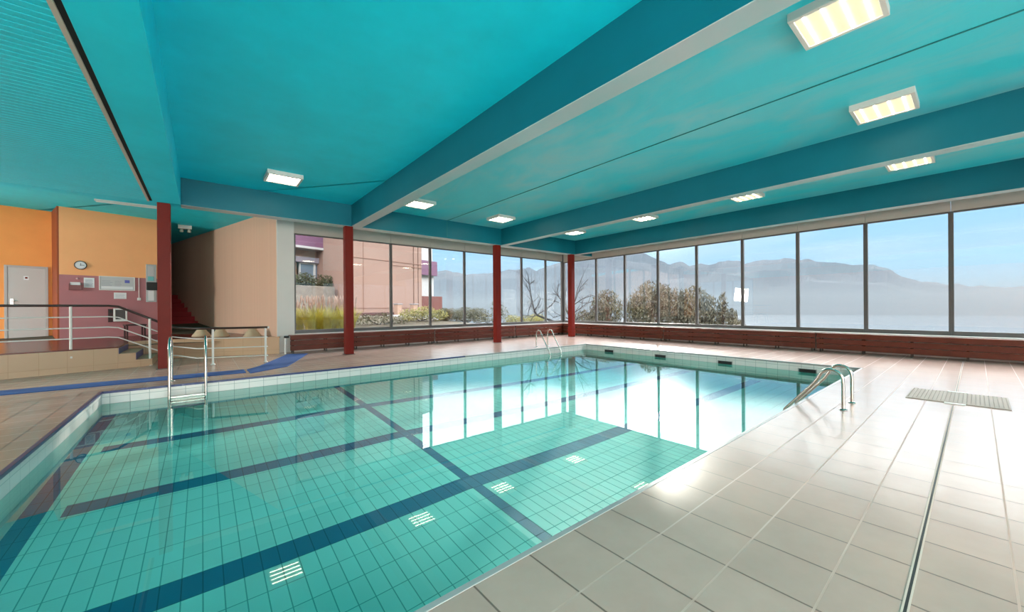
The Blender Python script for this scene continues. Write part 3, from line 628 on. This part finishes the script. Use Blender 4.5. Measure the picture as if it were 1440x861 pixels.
m = MB(); rows = [4200, 4600, 5000, 5400, 5800, 6200, 6500, 6900, 7600, 8600]; AZ = [110-.35*i for i in range(401)]
vv = []
for r in rows:
    for a in AZ:
        hc = 1.4+6500*math.tan(ang(el_at(a))); k = (r-4200)/2300
        nz = mnoise.fractal(Vector((r*.0011, a*.11, 3)), 1.0, 2.0, 5)
        if r <= 6500: z = -80+(hc+80)*(smooth01(k)*.55+k*.45)*(1 if r == 6500 else min(.97, 1+nz*.35))
        else: z = hc*(1-(r-6500)/2100*.8)-60
        if r == 6500: z += 18*mnoise.fractal(Vector((a*1.3, 0, 9)), 1.0, 2.0, 4)
        rr = r*(1+.02*mnoise.noise(Vector((a*.2, r*.01, 0)))) if r != 6500 else r
        vv.append((rr*math.cos(ang(a)), rr*math.sin(ang(a)), z))
n = len(AZ); fs = [(j*n+i, (j+1)*n+i, (j+1)*n+i+1, j*n+i+1) for j in range(len(rows)-1) for i in range(n-1)]
m.add(vv, fs, 0, False); m.build('mountains', ROCK, kind='structure')
def haze(name, x0, y0, z0, x1, y1, z1, dens, col, absb=.9):
    mt = bpy.data.materials.new(name); mt.use_nodes = True; n = mt.node_tree.nodes; l = mt.node_tree.links; n.remove(n['Principled BSDF'])
    v = n.new('ShaderNodeVolumeScatter'); v.inputs['Color'].default_value = (*col, 1); v.inputs['Density'].default_value = dens*(1-absb); v.inputs['Anisotropy'].default_value = .25
    va = n.new('ShaderNodeVolumeAbsorption'); va.inputs['Color'].default_value = (0, 0, 0, 1); va.inputs['Density'].default_value = dens*absb
    ads = n.new('ShaderNodeAddShader'); l.new(v.outputs[0], ads.inputs[0]); l.new(va.outputs[0], ads.inputs[1]); l.new(ads.outputs[0], n['Material Output'].inputs['Volume']); o = MB().box(x0,y0,z0,x1,y1,z1).build(name, mt); o['kind'] = 'stuff'; o['category'] = 'haze'
    o['label'] = {'low_haze': 'thick white haze lying over the lake', 'high_haze': 'thin blue haze veiling the mountains'}[name]
haze('low_haze', 90, -5000, -76, 7000, 9000, 110, .00034, (.76, .90, 1), .76)
haze('high_haze', 90, -5000, 110.5, 7000, 9000, 900, .00004, (.64, .84, 1), .76)

# ---------------------------------------------------------------- outside: plants
def foliage(mb, blobs, n, size, seed=1, droop=0, thin=.45):
    """leaf cards scattered through ellipsoids; blobs: (cx,cy,cz,rx,ry,rz)"""
    rn = random.Random(seed); tot = sum(b[3]*b[4]*b[5] for b in blobs)
    for b in blobs:
        for _ in range(int(n*b[3]*b[4]*b[5]/tot)+1):
            d = Vector((rn.gauss(0,1), rn.gauss(0,1), rn.gauss(0,1))).normalized(); k = rn.random()**.4
            p = Vector((b[0]+d.x*b[3]*k, b[1]+d.y*b[4]*k, b[2]+d.z*b[5]*k))
            a = Vector((rn.gauss(0,1), rn.gauss(0,1), rn.gauss(0,.7)-droop)).normalized(); c = a.cross(Vector((rn.gauss(0,1), rn.gauss(0,1), rn.gauss(0,1)))).normalized()
            s = size*rn.uniform(.6, 1.4); mb.add([p-a*s, p+c*s*thin, p+a*s, p-c*s*thin], [(0,1,2,3)])
    return mb
def grass_clump(x, y, z, h, n, label, seed):
    t = thing('tall_grass', label, 'grass', (x, y, z), 0, 'tall grasses outside the garden window'); rn = random.Random(seed); m = MB(); pl = MB()
    for i in range(n):
        a = rn.uniform(0, 2*PI); b = rn.uniform(.02, .28); hh = h*rn.uniform(.55, .92); lean = rn.uniform(.1, .45)*hh; w_ = rn.uniform(.006, .012)
        bx, by = b*math.cos(a), b*math.sin(a); dx, dy = math.cos(a)*lean, math.sin(a)*lean; pts = []
        for k in range(5):
            q = k/4; pts.append(Vector((bx+dx*q*q, by+dy*q*q, hh*(q-.25*q*q*q*lean/hh*2))))
        px, py = -math.sin(a+.7), math.cos(a+.7)
        vv = []
        for k, p in enumerate(pts): ww = w_*(1-.85*k/4); vv += [(p.x-px*ww, p.y-py*ww, p.z), (p.x+px*ww, p.y+py*ww, p.z)]
        m.add(vv, [(2*k, 2*k+1, 2*k+3, 2*k+2) for k in range(4)])
    for i in range(max(3, n//22)):
        a = rn.uniform(0, 2*PI); b = rn.uniform(.05, .4); hh = h*rn.uniform(.85, 1.12); x0, y0 = b*math.cos(a), b*math.sin(a)
        m.tube([(x0*.3,y0*.3,0),(x0*.7,y0*.7,hh*.6),(x0,y0,hh*.85)], [.004,.003,.002], 5)
        pl.tube([(x0,y0,hh*.82),(x0*1.04,y0*1.04,hh*.9),(x0*1.1,y0*1.1,hh*1.0),(x0*1.2,y0*1.2,hh*1.06)], [.006,.024,.02,.003], 7)
    m.build('blades', GRASSM, t); pl.build('plumes', PLUME, t)
gi = 0
glabs = ['clump of yellow grass with pink plumes close to the white wall', 'yellow grass clump outside the left garden window, second from white wall', 'yellow grass clump with plumes in the middle of the garden window',
         'yellow grass clump beside the second column in the garden window', 'yellow green grass clump behind, partly covered by nearer clumps', 'yellow green grass clump at the back near the stone wall', 'yellow green grass at the rear close to the second column']
for (x, y) in ((2.75,17.2),(3.45,17.0),(4.15,17.3),(4.85,17.1),(3.1,18.4),(4.0,18.6),(5.0,18.5)):
    grass_clump(x, y, gz(x, y)-.05, 1.35, 420, glabs[gi], gi+1); gi += 1
def shrub(name, label, cat, x, y, blobs, n, size, mt, seed, group=None, z=None, stems=4):
    z = gz(x, y) if z is None else z
    t = thing(name, label, cat, (x, y, z), 0, group); foliage(MB(), blobs, n, size, seed).build('foliage', mt, t)
    rn = random.Random(seed); m = MB()
    for k in range(stems):
        b = blobs[k % len(blobs)]; m.tube([(rn.uniform(-.1,.1), rn.uniform(-.1,.1), -.05), (b[0]*.5, b[1]*.5, b[2]*.5), (b[0]+rn.uniform(-.2,.2)*b[3], b[1], b[2]+b[5]*.5)], [.03,.02,.008], 6)
    m.build('stems', BARK, t); return t
shrub('hedge', 'dark clipped hedge growing above the garden stone wall', 'hedge', *W2(12.6, 26.7), [(-1.6,-.4,2.0,.9,.4,.9),(-.4,-.1,2.1,.9,.4,.9),(.8,.2,2.1,.9,.4,.95),(2.0,.5,2.1,.9,.4,.9),(3.0,.8,2.0,.7,.35,.9)], 8200, .07, LEAFD, 3)
gwx, gwy = W2(12.4, 25.8)
gw = MB(); gw.bbox(-2.6,-.15,-.4,2.55,.15,2.05,.03); o = gw.build('garden_wall', STONEW); o.location = (gwx, gwy, gz(gwx, gwy)); o.rotation_euler = (0,0,A16); tag(o, 'weathered grey brown garden wall behind the tall grasses', 'wall', kind='thing')
shrub('shrub', 'yellow green shrub in front of the white terrace below the pink building', 'shrub', 9.7, 20.2, [(-.6,0,.35,.7,.5,.38),(.4,.1,.45,.7,.5,.42),(1.3,.2,.3,.6,.5,.35)], 2600, .05, LEAFY, 5)
shrub('shrub', 'small brown shrub at the foot of the blank pink wall', 'shrub', 7.0, 19.2, [(-.7,0,.25,.6,.4,.3),(.2,0,.3,.6,.4,.34),(1.0,0,.2,.5,.4,.25)], 900, .05, LEAFB, 6)
shrub('hedge', 'small round clipped bush left of the long low rounded hedge', 'hedge', 11.85, 21.3, [(0,0,.35,.48,.5,.45)], 3800, .035, LEAFB, 8)
shrub('hedge', 'long low rounded brown green hedge in front of the mountains', 'hedge', 13.9, 22.0, [(-1.0,0,.45,.8,.6,.55),(0,0,.5,.9,.6,.58),(1.0,0,.48,.8,.6,.56)], 9000, .035, LEAFB, 9, z=-.05+gz(12.5,22)*.8)
shrub('shrub', 'leafy shrub with dark upright twigs left of the third column', 'shrub', 15.2, 20.6, [(-.9,0,.6,.6,.5,.5),(0,.1,.7,.7,.5,.6),(.9,.1,.9,.5,.4,.7),(.3,0,1.5,.6,.4,.45)], 1500, .05, LEAFB, 10, z=0.0, stems=9)
shrub('shrub', 'pale yellow low bush right of the third column', 'shrub', 17.6, 20.4, [(-.9,0,.5,.7,.5,.35),(.2,0,.45,.7,.5,.32),(1.2,.1,.5,.6,.5,.38)], 2200, .045, LEAFY, 11, z=.1)
shrub('shrub', 'small round yellow bush beside the bare tree', 'shrub', 20.0, 21.2, [(0,0,.5,.55,.5,.5)], 1500, .045, LEAFY, 12, z=-.05)
def branch(mb, p, d, ln, r, depth, rn, spread=.55, twist=.25):
    pts = [p]; rs = [r]; q = p.copy(); dd = d.copy()
    for k in range(4):
        dd = (dd+Vector((rn.gauss(0,1), rn.gauss(0,1), rn.gauss(.15,.8)))*twist*.45).normalized(); q = q+dd*ln/4; pts.append(q.copy()); rs.append(r*(1-.14*(k+1)))
    mb.tube(pts, rs, 6 if r > .02 else 4)
    if depth <= 0: return
    for k in range(rn.choice((2,3,3))):
        b = pts[rn.choice((2,3,4))]; nd = (dd+Vector((rn.gauss(0,1), rn.gauss(0,1), rn.gauss(.1,.8)))*spread).normalized()
        branch(mb, b, nd, ln*rn.uniform(.55,.8), rs[-1]*.74, depth-1, rn, spread, twist)
# the limbs of the two leafless trees (world points), each then grows twigs
T1 = [[[17.89, 16.0, 0.02], [17.3, 16.71, 0.48], [16.8, 17.27, 0.74], [16.47, 17.67, 0.95], [16.38, 17.81, 1.24], [16.33, 17.93, 1.76], [16.28, 18.04, 2.38], [16.28, 18.11, 2.91], [16.26, 18.19, 3.2]], [[16.36, 17.56, 0.96], [16.06, 17.57, 0.87], [15.68, 17.64, 0.94]], [[16.04, 17.85, 2.89], [15.95, 18.06, 3.13]], [[16.04, 17.85, 2.89], [16.34, 17.72, 3.17]], [[16.16, 17.74, 1.76], [16.12, 18.05, 1.24], [16.21, 18.23, 0.86]], [[16.24, 17.67, 1.24], [16.3, 17.34, 1.61], [16.26, 17.1, 1.98]], [[16.36, 17.56, 0.96], [16.81, 17.41, 1.23], [17.35, 17.15, 1.61], [17.63, 17.15, 2.04]], [[16.08, 17.82, 2.37], [15.99, 18.03, 2.7], [15.95, 18.2, 2.85]]]
T2 = [[[18.82, 16.46, -0.52], [18.67, 16.7, 0.54], [18.52, 16.94, 1.12], [18.36, 17.19, 1.71], [18.2, 17.43, 2.15], [18.1, 17.61, 2.45]], [[18.05, 17.29, 2.15], [18.13, 17.5, 2.69], [18.35, 17.57, 3.0]], [[18.25, 17.09, 1.71], [18.24, 16.81, 2.28], [18.0, 16.77, 2.75]], [[18.63, 16.67, 0.54], [18.81, 16.62, 1.61], [19.01, 16.54, 2.48], [19.31, 16.34, 3.41]], [[18.77, 16.52, 1.8], [19.1, 16.36, 2.67], [19.54, 16.07, 3.25]], [[18.73, 16.55, 1.6], [19.0, 16.09, 1.96], [19.34, 15.52, 2.19]], [[18.68, 16.61, 1.02], [19.03, 16.37, 1.31], [19.38, 16.1, 1.65], [19.7, 15.87, 1.79]], [[18.63, 16.67, 0.35], [18.84, 16.28, 0.74], [18.95, 16.0, 0.91], [19.11, 15.64, 0.98], [19.18, 15.4, 1.4]], [[18.63, 16.67, 0.54], [18.25, 17.23, 0.93], [17.92, 17.72, 0.73]]]
def bare_tree(limbs, label, seed, gz0, r0):
    b = limbs[0][0]; base = Vector((b[0], b[1], gz0)); t = thing('bare_tree', label, 'tree', base, 0, 'leafless trees beyond the windows'); rn = random.Random(seed)
    L0 = [[Vector(p)-base for p in l] for l in limbs]
    MB().tube([(0, 0, -.2), tuple(L0[0][0]*.5), tuple(L0[0][0])], [.17, .15, r0], 8).build('trunk', BARK, t)
    m = MB()
    for k, l in enumerate(L0):
        ra = r0 if k == 0 else r0*.42; rs = [max(.018, ra*(1-.8*i/(len(l)-1))) for i in range(len(l))]; m.tube(l, rs, 7)
        for i in range(1, len(l)):
            for _ in range(2 if k else 3):
                d = (l[i]-l[i-1]).normalized(); q = l[i-1].lerp(l[i], rn.random()); nd = (d+Vector((rn.gauss(0,1), rn.gauss(0,1), rn.gauss(.3,.8)))*.6).normalized()
                branch(m, q, nd, rn.uniform(.35,.75), min(rs[i], .022), 2, rn, .5, .3)
    m.build('branches', BARK, t)
bare_tree(T1, 'leafless tree with one long crooked limb, seen left of the corner column', 21, -3.4, .085)
bare_tree(T2, 'leafless tree with fanned forked branches right behind the corner column', 25, -3.6, .075)
def conifer(x, y, z, blobs, n, label, seed):
    t = thing('conifer', label, 'tree', (x, y, z), 0, 'bushy conifers outside the lake windows'); m = MB()
    m.tube([(0,0,-1),(0,0,blobs[0][2]*.6),(.1,.1,blobs[0][2])], [.22,.18,.08], 8)
    rn = random.Random(seed)
    for b in blobs: m.tube([(0,0,.6),(b[0]*.6,b[1]*.6,b[2]*.7),(b[0],b[1],b[2]+b[5]*.5)], [.10,.06,.02], 6)
    m.build('trunk', BARK, t)
    f = MB(); foliage(f, blobs, int(n*.8), .17, seed, -1.6, .24); f.build('foliage', CONIF, t)
conifer(27.2, 20.4, -3.2, [(0,0,4.3,1.3,1.5,1.9),(-1.1,1.5,3.3,1.1,1.1,1.1),(-.2,.8,3.0,1.4,1.4,1.3)], 5200, 'brownish bushy conifer, leftmost clump outside the lake windows', 31)
conifer(29.4, 17.4, -3.2, [(0,0,4.6,1.5,1.8,2.3),(-.4,1.3,4.1,1.1,1.2,1.9),(.5,-1.0,4.5,1.0,1.2,2.1)], 6500, 'tallest bushy conifer with brown foliage, seen behind two mullions', 32)
conifer(30.8, 14.5, -3.2, [(0,0,4.2,1.3,1.6,2.1),(.3,-1.1,3.8,.9,.9,1.8),(-.4,1.0,4.3,.9,1.0,2.0)], 5200, 'brown bushy conifer just right of the tallest one', 33)
conifer(31.4, 12.5, -3.2, [(0,0,4.3,.35,.4,1.5),(0,.5,3.0,.6,.6,1.2)], 1300, 'narrow dark upright conifer at the right edge of the group', 34)
conifer(30.4, 11.5, -3.2, [(0,0,3.6,.42,.5,.9),(0,-.4,3.1,.5,.5,.6)], 900, 'smallest dark conifer standing apart at the end of the group', 35)

# ---------------------------------------------------------------- outside: buildings (oblique frame of the garden side)
bd = thing('apartment_building', 'pink rendered apartment building with purple balcony band, beyond the garden', 'building', W(0, 0), A16)
def bpart(name, mt, boxes, b=.02, parent=bd, label=None):
    m = MB()
    for bb in boxes: m.bbox(*bb, b)
    return m.build(name, mt, parent, label=label)
bpart('blank_wall', PINK, [(15.2, 24, .2, 20.3, 32, 16)])
bpart('wall_ribs', PINK, [(20.3, 24.02, 1.2, 20.62, 32, 16), (20.72, 24.0, 1.2, 21.1, 32, 16), (21.2, 24.02, 1.2, 21.55, 32, 16), (20.3, 24.1, 1.2, 21.5, 31.9, 16)])
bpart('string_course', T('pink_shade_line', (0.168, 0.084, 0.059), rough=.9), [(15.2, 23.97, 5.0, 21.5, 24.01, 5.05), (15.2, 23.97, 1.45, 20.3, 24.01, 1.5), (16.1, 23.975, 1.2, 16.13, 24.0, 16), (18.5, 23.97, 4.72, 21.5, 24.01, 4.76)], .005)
bpart('side_wing', PINKL, [(-2, 28.6, .2, 16.3, 34, 3.3), (-2, 28.6, 5.25, 16.3, 34, 5.9), (16.05, 28, .2, 17.6, 34, 16), (-2, 29.2, 3.3, 16.3, 34, 16), (13.28-2.0, 28.5, 3.2, 13.7, 28.9, 5.0)])
bpart('balcony_parapet', VIOLET, [(-2, 27.6, 5.95, 16.2, 27.75, 7.2)], label='purple balcony parapet')
bpart('balcony_slab', OUTW, [(-2, 27.55, 5.78, 16.25, 28.7, 5.95)])
bpart('roller_box', T('lilac_grey', (0.176, 0.151, 0.176), rough=.6), [(11.8, 28.2, 4.85, 16.0, 28.6, 5.25)])
for x0, x1 in ((13.95, 14.9), (15.05, 15.95)):
    m = MB(); m.bbox(x0-.08, 28.4, 3.35, x0, 28.6, 4.85, .01); m.bbox(x1, 28.4, 3.35, x1+.08, 28.6, 4.85, .01); m.bbox(x0, 28.4, 3.35, x1, 28.6, 3.45, .01); m.bbox(x0, 28.4, 4.75, x1, 28.6, 4.85, .01); f = m.build('window', OUTW, bd)
    MB().box(x0, 28.5, 3.45, x1, 28.53, 4.75).build('pane', EXTGL, f)
bpart('base_band', T('maroon_base', (0.067, 0.025, 0.021), rough=.9), [(15.2, 23.5, .2, 18.6, 24.0, 1.15)], label='dark maroon base')
gt = thing('terrace_wall', 'pale pink terrace wall with two square capped pillars', 'wall', W(0, 0), A16)
bpart('wall_panel', PINK, [(18.3, 22.8, .6, 20.6, 22.95, 1.25)], parent=gt)
for u in (18.15, 19.65): bpart('pillar', PINKL, [(u-.2, 22.6, .6, u+.2, 23.0, 1.72)], parent=gt); bpart('pillar_cap', T('cap_grey%d' % int(u), (.2,.18,.18), rough=.7), [(u-.25, 22.55, 1.72, u+.25, 23.05, 1.8)], parent=gt)
m = MB(); m.bbox(17.0, 21.8, .2, 22.5, 22.6, .98, .03); o = m.build('terrace_block', OUTW); o.location = W(0,0); o.rotation_euler = (0,0,A16); tag(o, 'low white sunlit terrace block behind the yellow shrub', 'terrace')
nb = thing('neighbour_building', 'slice of a white block with purple balconies past the pink corner', 'building', W(0, 0), A16)
bpart('wall', OUTW, [(33.2, 38, -4, 36.2, 46, 5.8), (33.2, 38, 7.7, 36.0, 46, 12)], parent=nb)
bpart('balcony', VIOLET, [(33.2, 37.4, 5.8, 36.3, 38.0, 7.7)], parent=nb, label='purple balcony'); bpart('garage', T('brick_red', (0.126, 0.038, 0.029), rough=.9), [(33.0, 36.5, -.5, 36.3, 37.4, 3.0)], parent=nb, label='brick red lower block')
